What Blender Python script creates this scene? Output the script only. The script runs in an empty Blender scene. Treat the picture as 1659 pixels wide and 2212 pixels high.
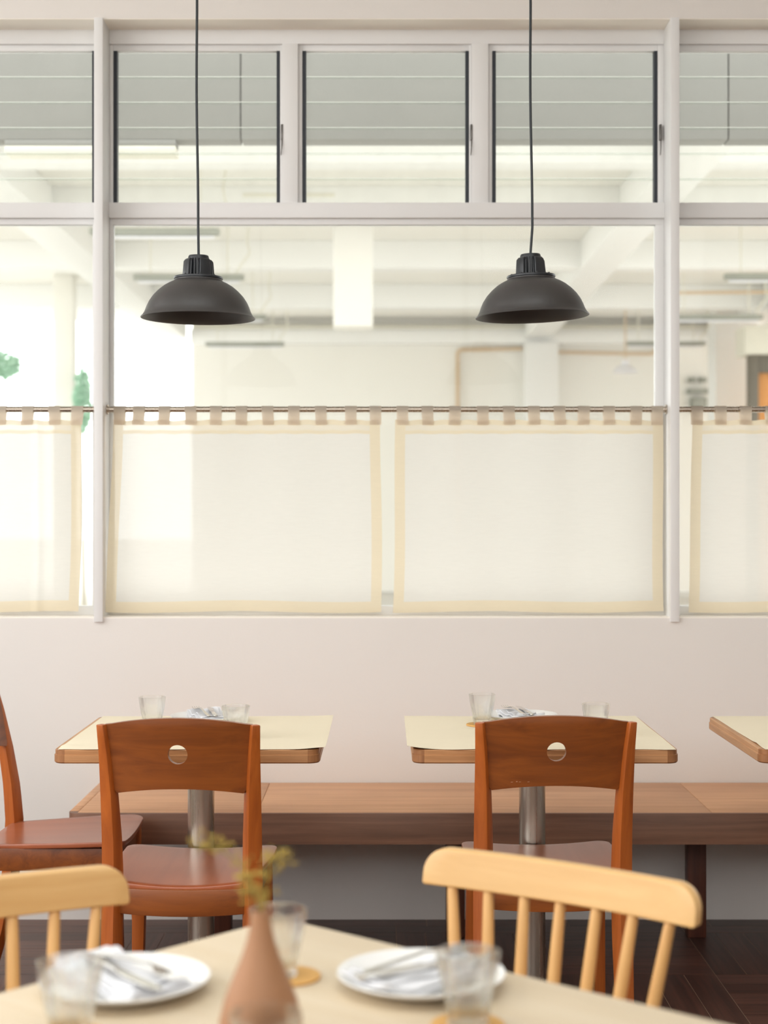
import bpy, bmesh, math, random
from mathutils import Vector, Matrix
R = math.radians
PI = math.pi
rnd = random.Random(7)
sc = bpy.context.scene
C = sc.collection

# ------------------------------------------------------------------ camera
EYE = 1.339
cam_d = bpy.data.cameras.new('camera')
cam = bpy.data.objects.new('camera', cam_d); C.objects.link(cam)
cam.location = (0, 0, EYE); cam.rotation_euler = (R(90), 0, 0)
cam_d.sensor_fit = 'HORIZONTAL'; cam_d.sensor_width = 24.0; cam_d.lens = 50.0
cam_d.clip_end = 200
cam_d.dof.use_dof = True; cam_d.dof.focus_distance = 4.05; cam_d.dof.aperture_fstop = 3.0
sc.camera = cam

# ------------------------------------------------------------------ world (bright overcast sky) and exposure
w = bpy.data.worlds.new('overcast_sky'); sc.world = w; w.use_nodes = True
bg = w.node_tree.nodes['Background']
bg.inputs['Color'].default_value = (1.0, 0.998, 0.995, 1)
bg.inputs['Strength'].default_value = 4.0
sun_d = bpy.data.lights.new('sun', 'SUN'); sun_d.energy = 0.0001; sun_d.angle = R(6)
sun_o = bpy.data.objects.new('sun', sun_d); C.objects.link(sun_o)

vs = sc.view_settings
vs.view_transform = 'Standard'; vs.look = 'None'; vs.gamma = 1.0; vs.exposure = 0.0
vs.use_curve_mapping = False
sc.cycles.use_denoising = True
sc.cycles.max_bounces = 10; sc.cycles.diffuse_bounces = 6; sc.cycles.transmission_bounces = 10
sc.cycles.transparent_max_bounces = 24
sc.cycles.caustics_reflective = False; sc.cycles.caustics_refractive = False

def portal(name, loc, rot, sx, sy):
    d = bpy.data.lights.new(name, 'AREA'); d.shape = 'RECTANGLE'; d.size = sx; d.size_y = sy
    d.cycles.is_portal = True
    o = bpy.data.objects.new(name, d); C.objects.link(o); o.location = loc; o.rotation_euler = rot
portal('portal_left_window', (-3.36, 1.85, 2.3), (0, R(-90), 0), 2.8, 5.9)
portal('portal_rear_window', (-.3, -1.46, 2.85), (R(90), 0, 0), 5.6, 1.7)
portal('portal_added_roof_opening', (-.3, 1.8, 3.86), (0, 0, 0), 3.4, 1.6)  # portal for the roof opening added as overhead light

# ------------------------------------------------------------------ helpers
def tag(o, label=None, cat=None, group=None, kind=None):
    if label: o['label'] = label
    if cat: o['category'] = cat
    if group: o['group'] = group
    if kind: o['kind'] = kind
    return o
def empty(name, loc=(0, 0, 0), rz=0, rot=None):
    o = bpy.data.objects.new(name, None); C.objects.link(o)
    o.empty_display_size = 0.1
    o.location = loc; o.rotation_euler = rot if rot else (0, 0, rz)
    return o
class MB:
    def __init__(s): s.v = []; s.f = []
    def add(s, vs, fs):
        b = len(s.v); s.v += [tuple(v) for v in vs]; s.f += [tuple(b + i for i in f) for f in fs]; return s
    def box(s, x0, x1, y0, y1, z0, z1):
        vs = [(x, y, z) for z in (z0, z1) for y in (y0, y1) for x in (x0, x1)]
        return s.add(vs, [(0, 2, 3, 1), (4, 5, 7, 6), (0, 1, 5, 4), (2, 6, 7, 3), (0, 4, 6, 2), (1, 3, 7, 5)])
    def loft(s, rings, close=True, cap=True):
        n = len(rings[0]); vs = [p for r in rings for p in r]; fs = []
        for i in range(len(rings) - 1):
            for j in range(n if close else n - 1):
                k = (j + 1) % n
                fs.append((i*n + j, i*n + k, (i+1)*n + k, (i+1)*n + j))
        if cap:
            fs.append(tuple(range(n - 1, -1, -1))); fs.append(tuple(range((len(rings)-1)*n, len(rings)*n)))
        return s.add(vs, fs)
    def lathe(s, prof, n=48, rf=None, c=(0, 0, 0), cap=False):
        rings = []
        for r, z in prof:
            ring = []
            for j in range(n):
                a = 2*PI*j/n; q = r*(rf(a, z) if rf else 1)
                ring.append((c[0] + q*math.cos(a), c[1] + q*math.sin(a), c[2] + z))
            rings.append(ring)
        return s.loft(rings, True, cap)
    def tube(s, pts, r, n=10, cap=True):
        pts = [Vector(p) for p in pts]; rings = []
        up = None
        for i, p in enumerate(pts):
            t = (pts[min(i+1, len(pts)-1)] - pts[max(i-1, 0)]).normalized()
            if up is None:
                up = Vector((0, 0, 1)) if abs(t.z) < .9 else Vector((1, 0, 0))
            a = t.cross(up).normalized(); b = a.cross(t).normalized(); up = b
            rr = r[i] if isinstance(r, (list, tuple)) else r
            rings.append([p + a*rr*math.cos(2*PI*j/n) + b*rr*math.sin(2*PI*j/n) for j in range(n)])
        return s.loft(rings, True, cap)
    def panel(s, outline, fmap, M=6, hole=None, inner=None):
        """Closed slab from a star-shaped 2D outline; fmap(u,v)->(top point, bottom point)."""
        n = len(outline)
        cu = sum(p[0] for p in outline)/n; cv = sum(p[1] for p in outline)/n
        if inner is None: inner = [(cu, cv)]*n
        if hole: inner = hole
        top = []; bot = []
        ks = range(0 if hole else 1, M + 1)
        for k in ks:
            t = k/M
            rt = []; rb = []
            for (a, b) in zip(inner, outline):
                u = a[0] + (b[0]-a[0])*t; v = a[1] + (b[1]-a[1])*t
                p, q = fmap(u, v); rt.append(p); rb.append(q)
            top.append(rt); bot.append(rb)
        m = len(top); vs = [p for r in top for p in r] + [p for r in bot for p in r]; off = m*n; fs = []
        for i in range(m - 1):
            for j in range(n):
                k = (j+1) % n
                fs.append((i*n+j, (i+1)*n+j, (i+1)*n+k, i*n+k))
                fs.append((off+i*n+j, off+i*n+k, off+(i+1)*n+k, off+(i+1)*n+j))
        for j in range(n):
            k = (j+1) % n; i = m - 1
            fs.append((i*n+j, off+i*n+j, off+i*n+k, i*n+k))
            if hole: fs.append((j, k, off+k, off+j))
        if not hole:
            p, q = fmap(cu, cv); vs += [p, q]; c0 = len(vs)-2; c1 = c0+1
            for j in range(n):
                k = (j+1) % n
                fs.append((c0, j, k)); fs.append((c1, off+k, off+j))
        return s.add(vs, fs)
    def mesh(s, name, mat, bevel=0, smooth=None, seg=2):
        me = bpy.data.meshes.new(name); me.from_pydata(s.v, [], s.f)
        bm = bmesh.new(); bm.from_mesh(me)
        if bevel:
            bmesh.ops.recalc_face_normals(bm, faces=bm.faces)
            ed = [e for e in bm.edges if len(e.link_faces) == 2 and e.calc_face_angle(0) > R(35)]
            bmesh.ops.bevel(bm, geom=ed, offset=bevel, segments=seg, affect='EDGES', profile=.5, clamp_overlap=True)
        bmesh.ops.recalc_face_normals(bm, faces=bm.faces)
        if smooth is not None or bevel:
            ang = R(smooth if smooth is not None else 40)
            for f in bm.faces: f.smooth = True
            for e in bm.edges:
                if len(e.link_faces) != 2 or e.calc_face_angle(0) > ang: e.smooth = False
        bm.to_mesh(me); bm.free()
        me.materials.append(mat)
        return me
    def build(s, name, mat, parent=None, bevel=0, smooth=None, seg=2, kind=None):
        return link(name, s.mesh(name, mat, bevel, smooth, seg), parent, kind)
def link(name, me, parent=None, kind=None, loc=None, rot=None):
    o = bpy.data.objects.new(name, me); C.objects.link(o)
    if parent: o.parent = parent
    if kind: o['kind'] = kind
    if loc: o.location = loc
    if rot: o.rotation_euler = rot
    return o
def box(name, mat, x0, x1, y0, y1, z0, z1, parent=None, bevel=0, kind=None):
    """Box with its own origin at its centre."""
    c = ((x0+x1)/2, (y0+y1)/2, (z0+z1)/2)
    a, b, d = (x1-x0)/2, (y1-y0)/2, (z1-z0)/2
    o = MB().box(-a, a, -b, b, -d, d).build(name, mat, parent, bevel, kind=kind)
    o.location = c
    return o
def copy_tree(o, parent=None):
    c = o.copy(); C.objects.link(c); c.parent = parent
    for ch in list(o.children): copy_tree(ch, c)
    return c
def rrect(x0, x1, y0, y1, r, n=6):
    if not isinstance(r, (list, tuple)): r = [r]*4
    pts = []
    for (cx, cy, a0, q) in ((x1-r[0], y1-r[0], 0, r[0]), (x0+r[1], y1-r[1], 90, r[1]), (x0+r[2], y0+r[2], 180, r[2]), (x1-r[3], y0+r[3], 270, r[3])):
        if q <= 0: pts.append((cx, cy)); continue
        for k in range(n+1):
            a = R(a0 + 90*k/n); pts.append((cx + q*math.cos(a), cy + q*math.sin(a)))
    return pts
def dens(pts, d):
    out = []
    for i, p in enumerate(pts):
        q = pts[(i+1) % len(pts)]; L = math.hypot(q[0]-p[0], q[1]-p[1]); m = max(1, int(math.ceil(L/d)))
        for k in range(m): out.append((p[0]+(q[0]-p[0])*k/m, p[1]+(q[1]-p[1])*k/m))
    return out
def lerp(a, b, t): return a + (b-a)*t
def interp(tab, z):
    if z <= tab[0][0]: return tab[0][1:]
    for a, b in zip(tab, tab[1:]):
        if z <= b[0]:
            t = (z-a[0])/(b[0]-a[0]); return [lerp(p, q, t) for p, q in zip(a[1:], b[1:])]
    return tab[-1][1:]

# ------------------------------------------------------------------ materials
def srgb(h):
    h = h.lstrip('#'); c = [int(h[i:i+2], 16)/255 for i in (0, 2, 4)]
    return tuple(x/12.92 if x <= .04045 else ((x+.055)/1.055)**2.4 for x in c) + (1,)
def new_mat(name):
    m = bpy.data.materials.new(name); m.use_nodes = True
    nt = m.node_tree; return m, nt, nt.nodes, nt.links, nt.nodes['Principled BSDF']
def plain(name, col, rough=.5, metal=0, spec=.5, var=.06, scale=6, bump=0, bscale=60, coat=0):
    m, nt, N, L, b = new_mat(name)
    b.inputs['Roughness'].default_value = rough; b.inputs['Metallic'].default_value = metal
    b.inputs['Specular IOR Level'].default_value = spec; b.inputs['Coat Weight'].default_value = coat
    tc = N.new('ShaderNodeTexCoord'); no = N.new('ShaderNodeTexNoise')
    no.inputs['Scale'].default_value = scale; no.inputs['Detail'].default_value = 5
    L.new(tc.outputs['Object'], no.inputs['Vector'])
    mx = N.new('ShaderNodeMix'); mx.data_type = 'RGBA'
    c = srgb(col) if isinstance(col, str) else col
    mx.inputs['A'].default_value = tuple(max(0, x*(1-var)) for x in c[:3]) + (1,)
    mx.inputs['B'].default_value = tuple(min(1, x*(1+var)) for x in c[:3]) + (1,)
    L.new(no.outputs['Fac'], mx.inputs['Factor']); L.new(mx.outputs['Result'], b.inputs['Base Color'])
    if bump:
        n2 = N.new('ShaderNodeTexNoise'); n2.inputs['Scale'].default_value = bscale; n2.inputs['Detail'].default_value = 6
        L.new(tc.outputs['Object'], n2.inputs['Vector'])
        bp = N.new('ShaderNodeBump'); bp.inputs['Strength'].default_value = bump; bp.inputs['Distance'].default_value = .002
        L.new(n2.outputs['Fac'], bp.inputs['Height']); L.new(bp.outputs['Normal'], b.inputs['Normal'])
    return m
def wood(name, c1, c2, axis='X', scale=1.0, rough=.4, rand=0, coat=0, bump=.08):
    """Grain stretched along AXIS in object space; c1/c2 early and late wood; rand varies value from piece to piece."""
    m, nt, N, L, b = new_mat(name)
    b.inputs['Roughness'].default_value = rough; b.inputs['Coat Weight'].default_value = coat
    b.inputs['Coat Roughness'].default_value = .25
    tc = N.new('ShaderNodeTexCoord'); mp = N.new('ShaderNodeMapping')
    st = {'X': (1.2, 26, 26), 'Y': (26, 1.2, 26), 'Z': (26, 26, 1.2)}[axis]
    mp.inputs['Scale'].default_value = tuple(x*scale for x in st)
    oi = N.new('ShaderNodeObjectInfo')
    ad = N.new('ShaderNodeVectorMath'); ad.operation = 'ADD'
    ml = N.new('ShaderNodeVectorMath'); ml.operation = 'SCALE'; ml.inputs['Scale'].default_value = 7.0
    cmb = N.new('ShaderNodeCombineXYZ')
    for k in range(3): L.new(oi.outputs['Random'], cmb.inputs[k])
    L.new(cmb.outputs[0], ml.inputs[0]); L.new(tc.outputs['Object'], ad.inputs[0]); L.new(ml.outputs[0], ad.inputs[1])
    L.new(ad.outputs[0], mp.inputs['Vector'])
    n1 = N.new('ShaderNodeTexNoise'); n1.inputs['Scale'].default_value = 1.6; n1.inputs['Detail'].default_value = 6; n1.inputs['Roughness'].default_value = .62; n1.inputs['Distortion'].default_value = .6
    L.new(mp.outputs[0], n1.inputs['Vector'])
    n2 = N.new('ShaderNodeTexNoise'); n2.inputs['Scale'].default_value = 7*scale; n2.inputs['Detail'].default_value = 3
    L.new(ad.outputs[0], n2.inputs['Vector'])
    cr = N.new('ShaderNodeValToRGB'); cr.color_ramp.elements[0].position = .32; cr.color_ramp.elements[1].position = .7
    cr.color_ramp.elements[0].color = srgb(c2); cr.color_ramp.elements[1].color = srgb(c1)
    L.new(n1.outputs['Fac'], cr.inputs['Fac'])
    hsv = N.new('ShaderNodeHueSaturation')
    mr = N.new('ShaderNodeMapRange'); mr.inputs['To Min'].default_value = .88; mr.inputs['To Max'].default_value = 1.12
    L.new(n2.outputs['Fac'], mr.inputs['Value'])
    mr2 = N.new('ShaderNodeMapRange'); mr2.inputs['To Min'].default_value = 1-rand; mr2.inputs['To Max'].default_value = 1+rand
    L.new(oi.outputs['Random'], mr2.inputs['Value'])
    mu = N.new('ShaderNodeMath'); mu.operation = 'MULTIPLY'
    L.new(mr.outputs[0], mu.inputs[0]); L.new(mr2.outputs[0], mu.inputs[1])
    L.new(mu.outputs[0], hsv.inputs['Value']); L.new(cr.outputs['Color'], hsv.inputs['Color'])
    L.new(hsv.outputs['Color'], b.inputs['Base Color'])
    bp = N.new('ShaderNodeBump'); bp.inputs['Strength'].default_value = bump; bp.inputs['Distance'].default_value = .001
    L.new(n1.outputs['Fac'], bp.inputs['Height']); L.new(bp.outputs['Normal'], b.inputs['Normal'])
    return m
def pane_glass(name, tint=(1, 1, 1), gloss=1.0, dirt=0.0):
    """Flat window glass: Fresnel reflection over clear transmission, with a faint film of dust."""
    m, nt, N, L, b = new_mat(name); N.remove(b)
    out = N['Material Output']
    tr = N.new('ShaderNodeBsdfTransparent'); tr.inputs['Color'].default_value = tuple(tint) + (1,)
    gl = N.new('ShaderNodeBsdfGlossy'); gl.inputs['Roughness'].default_value = .02
    fr = N.new('ShaderNodeFresnel'); fr.inputs['IOR'].default_value = 1.16
    mx = N.new('ShaderNodeMixShader')
    L.new(fr.outputs[0], mx.inputs[0]); L.new(tr.outputs[0], mx.inputs[1]); L.new(gl.outputs[0], mx.inputs[2])
    last = mx
    if dirt:
        df = N.new('ShaderNodeBsdfDiffuse'); df.inputs['Color'].default_value = (.85, .85, .83, 1)
        m2 = N.new('ShaderNodeMixShader')
        tc = N.new('ShaderNodeTexCoord'); no = N.new('ShaderNodeTexNoise'); no.inputs['Scale'].default_value = 9; no.inputs['Detail'].default_value = 8
        L.new(tc.outputs['Object'], no.inputs['Vector'])
        mr = N.new('ShaderNodeMapRange'); mr.inputs['From Min'].default_value = .4; mr.inputs['From Max'].default_value = .8
        mr.inputs['To Min'].default_value = dirt*.6; mr.inputs['To Max'].default_value = dirt*1.6
        L.new(no.outputs['Fac'], mr.inputs['Value']); L.new(mr.outputs[0], m2.inputs[0])
        L.new(mx.outputs[0], m2.inputs[1]); L.new(df.outputs[0], m2.inputs[2]); last = m2
    L.new(last.outputs[0], out.inputs['Surface'])
    return m
def drink_glass(name):
    m, nt, N, L, b = new_mat(name); N.remove(b)
    out = N['Material Output']
    g = N.new('ShaderNodeBsdfGlass'); g.inputs['IOR'].default_value = 1.45; g.inputs['Roughness'].default_value = 0.0
    tr = N.new('ShaderNodeBsdfTransparent'); tr.inputs['Color'].default_value = (.97, .98, .97, 1)
    mx = N.new('ShaderNodeMixShader'); mx.inputs[0].default_value = .6
    L.new(g.outputs[0], mx.inputs[1]); L.new(tr.outputs[0], mx.inputs[2]); L.new(mx.outputs[0], out.inputs['Surface'])
    return m
def linen(name, col, open_=.25, transl=.5):
    m, nt, N, L, b = new_mat(name); N.remove(b)
    out = N['Material Output']
    tc = N.new('ShaderNodeTexCoord'); mp = N.new('ShaderNodeMapping'); mp.inputs['Scale'].default_value = (30, 30, 420)
    no = N.new('ShaderNodeTexNoise'); no.inputs['Scale'].default_value = 1; no.inputs['Detail'].default_value = 3
    L.new(tc.outputs['Object'], mp.inputs['Vector']); L.new(mp.outputs[0], no.inputs['Vector'])
    mx = N.new('ShaderNodeMix'); mx.data_type = 'RGBA'; c = srgb(col)
    mx.inputs['A'].default_value = tuple(x*.93 for x in c[:3]) + (1,); mx.inputs['B'].default_value = c
    L.new(no.outputs['Fac'], mx.inputs['Factor'])
    df = N.new('ShaderNodeBsdfDiffuse'); tl = N.new('ShaderNodeBsdfTranslucent'); tr = N.new('ShaderNodeBsdfTransparent')
    L.new(mx.outputs['Result'], df.inputs['Color']); L.new(mx.outputs['Result'], tl.inputs['Color'])
    m1 = N.new('ShaderNodeMixShader'); m1.inputs[0].default_value = transl
    L.new(df.outputs[0], m1.inputs[1]); L.new(tl.outputs[0], m1.inputs[2])
    m2 = N.new('ShaderNodeMixShader'); m2.inputs[0].default_value = open_
    L.new(m1.outputs[0], m2.inputs[1]); L.new(tr.outputs[0], m2.inputs[2]); L.new(m2.outputs[0], out.inputs['Surface'])
    return m
def brushed(name, col, rough=.28):
    m, nt, N, L, b = new_mat(name)
    b.inputs['Metallic'].default_value = 1; b.inputs['Base Color'].default_value = srgb(col)
    b.inputs['Anisotropic'].default_value = .6
    tc = N.new('ShaderNodeTexCoord'); mp = N.new('ShaderNodeMapping'); mp.inputs['Scale'].default_value = (160, 160, 3)
    no = N.new('ShaderNodeTexNoise'); no.inputs['Scale'].default_value = 1; no.inputs['Detail'].default_value = 4
    L.new(tc.outputs['Object'], mp.inputs['Vector']); L.new(mp.outputs[0], no.inputs['Vector'])
    mr = N.new('ShaderNodeMapRange'); mr.inputs['To Min'].default_value = rough*.7; mr.inputs['To Max'].default_value = rough*1.4
    L.new(no.outputs['Fac'], mr.inputs['Value']); L.new(mr.outputs[0], b.inputs['Roughness'])
    return m

M = {}
M['wall'] = plain('wall_paint', '#e5e1dc', .85, var=.015, scale=3, bump=.15, bscale=180)
M['ceil'] = plain('ceiling_paint', '#f4f2ee', .9, var=.01)
M['frame'] = plain('white_aluminium', '#e6e6e5', .45, var=.012, scale=4)
M['reveal'] = plain('cream_reveal', '#f6f0e6', .8, var=.015)
M['gasket'] = plain('black_channel', '#20262e', .5, var=.1)
M['pane'] = pane_glass('pane_glass', (.97, .985, .975))
M['blade'] = pane_glass('louvre_glass', (.95, .97, .955), dirt=.05)
M['steel'] = brushed('brushed_steel', '#c9c4b8')
M['rodsteel'] = brushed('rod_steel', '#b9aea0', .25)
M['handle'] = plain('dark_zinc', '#6d6a66', .4, metal=.8)
M['linen'] = linen('linen_sheer', '#e8e5df', .07, .64)
M['hem'] = linen('linen_hem', '#e9dcc3', .05, .60)
M['tab'] = linen('linen_tab', '#ecdfcd', .04, .5)
M['bench'] = wood('bench_wood', '#d9a77c', '#c08a60', 'X', .8, .42)
M['bench_shaded'] = wood('bench_wood_shaded', '#93684f', '#73503c', 'X', .9, .45)  # bench wood darkened: shade on the front is put into its colour
M['bench_leg'] = wood('bench_leg_wood', '#6a3d2c', '#4d2a1f', 'Z', 1, .45)
M['edge'] = wood('table_edge_oak', '#c99667', '#a87549', 'X', 1.4, .45)
M['edge_y'] = wood('table_edge_oak_side', '#cf9e70', '#b17f52', 'Y', 1.4, .45)
M['corner'] = wood('table_corner_oak', '#a87448', '#8a5a36', 'Z', 1.4, .45)
M['core'] = plain('table_core', '#caa884', .6)
M['paper'] = plain('kraft_paper', '#ebe0c6', .75, var=.02, scale=14, bump=.1, bscale=40)
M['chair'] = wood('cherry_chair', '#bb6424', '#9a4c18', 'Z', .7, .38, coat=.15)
M['chair_shaded'] = wood('cherry_chair_shaded', '#95511f', '#713a16', 'X', .7, .38, coat=.15)  # cherry darkened for backrest and aprons, shade put into the colour
M['seat'] = wood('cherry_seat', '#aa603c', '#9c5434', 'Y', .5, .30, coat=.2, bump=0)
M['beech'] = wood('pale_beech', '#dcb478', '#cda063', 'X', .6, .4, coat=.2)
M['beech_z'] = wood('pale_beech_turned', '#dfb172', '#cf9e60', 'Z', .6, .42, coat=.1)
M['ftable'] = wood('pale_table', '#d2c3aa', '#cbb99c', 'X', .5, .5)
M['plank_y'] = wood('floor_plank', '#664438', '#432b24', 'Y', 1.2, .36, rand=.28)
M['grout'] = plain('floor_joint', '#c4a88c', .8)
M['black'] = plain('lamp_black', '#393736', .42, var=.05, scale=20, spec=.5, bump=.05, bscale=400)
M['black2'] = plain('lamp_housing_black', '#23262a', .4, var=.05, scale=20)
M['cord'] = plain('black_cord', '#2f3437', .6)
M['base'] = plain('cast_iron', '#24272b', .5, metal=.3, bump=.1)
M['china'] = plain('white_china', '#e8e8e6', .15, var=.005, spec=.6)
M['cloth'] = plain('white_napkin', '#dedfe2', .85, var=.02, scale=30, bump=.15, bscale=250)
M['cutlery'] = brushed('cutlery_steel', '#d8d6d2', .16)
M['glass'] = drink_glass('tumbler_glass')
M['cork'] = plain('cork', '#d3a35f', .85, var=.15, scale=220, bump=.3, bscale=200)
M['clay'] = plain('brown_clay', '#9c704e', .6, var=.05, scale=60, bump=.08, bscale=200)
M['stem'] = plain('dry_stem', '#8a7a3c', .8)
M['blossom'] = plain('dry_blossom', '#ad9445', .8, var=.25, scale=120)
M['cream'] = plain('cream_render', '#e8e6e0', .9, var=.03, scale=.8)
M['cream2'] = plain('cream_beam', '#e9e9e7', .9, var=.02, scale=.8)
M['concrete'] = plain('grey_concrete', '#8f8e8a', .9, var=.05, scale=2.5, bump=.1, bscale=30)
M['ground'] = plain('pale_paving', '#ccc9c3', .9, var=.05, scale=1.5)
M['fixture'] = plain('grey_fixture', '#989a90', .6)
M['conduit'] = plain('copper_conduit', '#d0b796', .6)
M['conduit_g'] = plain('pale_conduit', '#d8d5c8', .6)
M['leaf'] = plain('leaf_green', '#b4d9c2', .7, var=.3, scale=30)
M['bark'] = plain('pale_bark', '#b9b2a2', .9)
M['orange'] = plain('orange_render', '#d99c62', .9, var=.04, scale=1.5)
M['dframe'] = plain('dark_frame', '#6d675c', .6)
M['meter'] = plain('meter_grey', '#7f8274', .6)
M['lampwhite'] = plain('white_enamel', '#e9e9ee', .4)

# ------------------------------------------------------------------ room shell
WY = 5.26                       # inner face of the window wall
RX0, RX1, RY0, RZ1 = -3.3, 4.8, -1.4, 3.8
SILL, HEAD = 0.990, 2.962
POSTS = [-2.829, -0.937, 0.955, 2.847]
RB = WY + 0.113                 # plane of the frames at the back of the reveal
wb = empty('wall_back', (0, WY, 0)); wb['kind'] = 'structure'
def wpart(name, mat, x0, x1, z0, z1, y0=0, y1=.16): 
    return box(name, mat, x0, x1, y0, y1, z0, z1, wb)
wpart('wall_lower', M['wall'], RX0, RX1, -.06, SILL)
wpart('wall_upper', M['wall'], RX0, RX1, HEAD, RZ1)
wpart('wall_end', M['wall'], RX0, POSTS[0], SILL, HEAD)
wpart('wall_end', M['wall'], POSTS[-1], RX1, SILL, HEAD)
for n_, a, b in (('reveal_head', HEAD-.003, HEAD), ('reveal_sill', SILL, SILL+.003)):
    wpart(n_, M['reveal'], POSTS[0], POSTS[-1], a, b, .001, .158)
# unseen ceiling; its glazed roof opening is added to light the room from above
ce = empty('ceiling', (0, 0, RZ1)); ce['kind'] = 'structure'
SK = (-2.0, 1.4, 1.0, 2.6)
for n_, x0_, x1_, y0_, y1_ in (('ceiling_slab', RX0, RX1, SK[3], WY+.16), ('ceiling_slab', RX0, RX1, RY0, SK[2]), ('ceiling_slab', RX0, SK[0], SK[2], SK[3]), ('ceiling_slab', SK[1], RX1, SK[2], SK[3])):
    box(n_, M['ceil'], x0_, x1_, y0_, y1_, 0, .12, ce)
for k in range(5):
    x_ = lerp(SK[0], SK[1]-.05, k/4); box('added_roof_bar', M['frame'], x_, x_+.05, SK[2], SK[3], .03, .09, ce)
for k in range(4):
    box('added_roof_pane', M['pane'], lerp(SK[0], SK[1]-.05, k/4)+.05, lerp(SK[0], SK[1]-.05, (k+1)/4), SK[2], SK[3], .055, .065, ce)
box('wall_right', M['wall'], RX1, RX1+.15, RY0, WY+.16, 0, RZ1, kind='structure')
def wall_with_hole(name, axis, pos, th, a0, a1, h0, h1, z0, z1):
    e = empty(name); e['kind'] = 'structure'
    def pc(n, u0, u1, p0, p1):
        if axis == 'X': box(n, M['wall'], pos-th, pos, u0, u1, p0, p1, e)
        else: box(n, M['wall'], u0, u1, pos-th, pos, p0, p1, e)
    if z0 > 0: pc('wall_lower', a0, a1, -.06, z0)
    pc('wall_upper', a0, a1, z1, RZ1)
    pc('wall_end', a0, h0, z0, z1); pc('wall_end', h1, a1, z0, z1)
wall_with_hole('wall_left', 'X', RX0, .15, RY0, WY+.16, -1.1, 4.8, .9, 3.7)
wall_with_hole('wall_front', 'Y', RY0, .15, RX0-.15, RX1+.15, -3.1, 2.5, 2.0, 3.7)
# mullions of the two unseen daylight openings, sized to light the room
for i, y in enumerate((-1.1, .85, 2.8, 4.75)):
    box('trim_%d' % (11+i), M['frame'], RX0-.10, RX0-.05, y, y+.05, .9, 3.7, kind='structure')
for i, x in enumerate((-3.1, -1.25, .6, 2.45)):
    box('trim_%d' % (21+i), M['frame'], x, x+.05, RY0-.10, RY0-.05, 2.0, 3.7, kind='structure')

# ---- floor: slab with basket-weave parquet planks
fl = box('floor', M['grout'], RX0, RX1, RY0, WY, -.06, -.0012, kind='structure')
BS = .46; NS = 5; PW = BS/NS
pm = MB().box(-PW/2+.0009, PW/2-.0009, -BS/2+.0009, BS/2-.0009, -.0012, .0).mesh('plank', M['plank_y'], )
blocks = []
for i in range(-10, 10):
    for j in range(-20, 2):
        x0 = .959 + BS*i; y0 = 4.632 + BS*j
        if x0 < RX0-.2 or x0+BS > RX1+.2 or y0 < RY0 or y0+BS > WY-.1: continue
        blocks.append((x0, y0, (i+j) % 2 == 0))
def fkey(b):
    x, y = b[0]+BS/2, b[1]+BS/2
    inside = abs(x) < .26*y and y > 3.2
    return (not inside, -y)
blocks.sort(key=fkey)
near = blocks[:52]; rest = blocks[52:]
loc0 = Vector(fl.location)
for x0, y0, along_y in near:
    for k in range(NS):
        c = (x0 + PW*(k+.5), y0 + BS/2, 0) if along_y else (x0 + BS/2, y0 + PW*(k+.5), 0)
        link('plank', pm, fl, loc=Vector(c)-loc0, rot=(0, 0, (0 if along_y else PI/2) + (PI if rnd.random() < .5 else 0)))
bmb = MB()
for x0, y0, along_y in rest:
    for k in range(NS):
        g = .0009
        if along_y: bmb.box(x0+PW*k+g, x0+PW*(k+1)-g, y0+g, y0+BS-g, -.0012, 0)
        else: bmb.box(x0+g, x0+BS-g, y0+PW*k+g, y0+PW*(k+1)-g, -.0012, 0)
o = bmb.build('parquet', M['plank_y'], fl, kind='stuff'); o.location = -loc0
yb = 4.632 + BS*1
pb = MB().box(-BS/2+.0009, BS/2-.0009, -.0405, .0405, -.0012, 0).mesh('border_plank', wood('floor_border', '#664438', '#432b24', 'X', 1.2, .36, rand=.28))
for i in range(-9, 8):
    for k in range(2):
        link('border_plank', pb, fl, loc=Vector((.959+BS*(i+.5)+.1*k, yb + .042 + .083*k, 0))-loc0)

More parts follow.
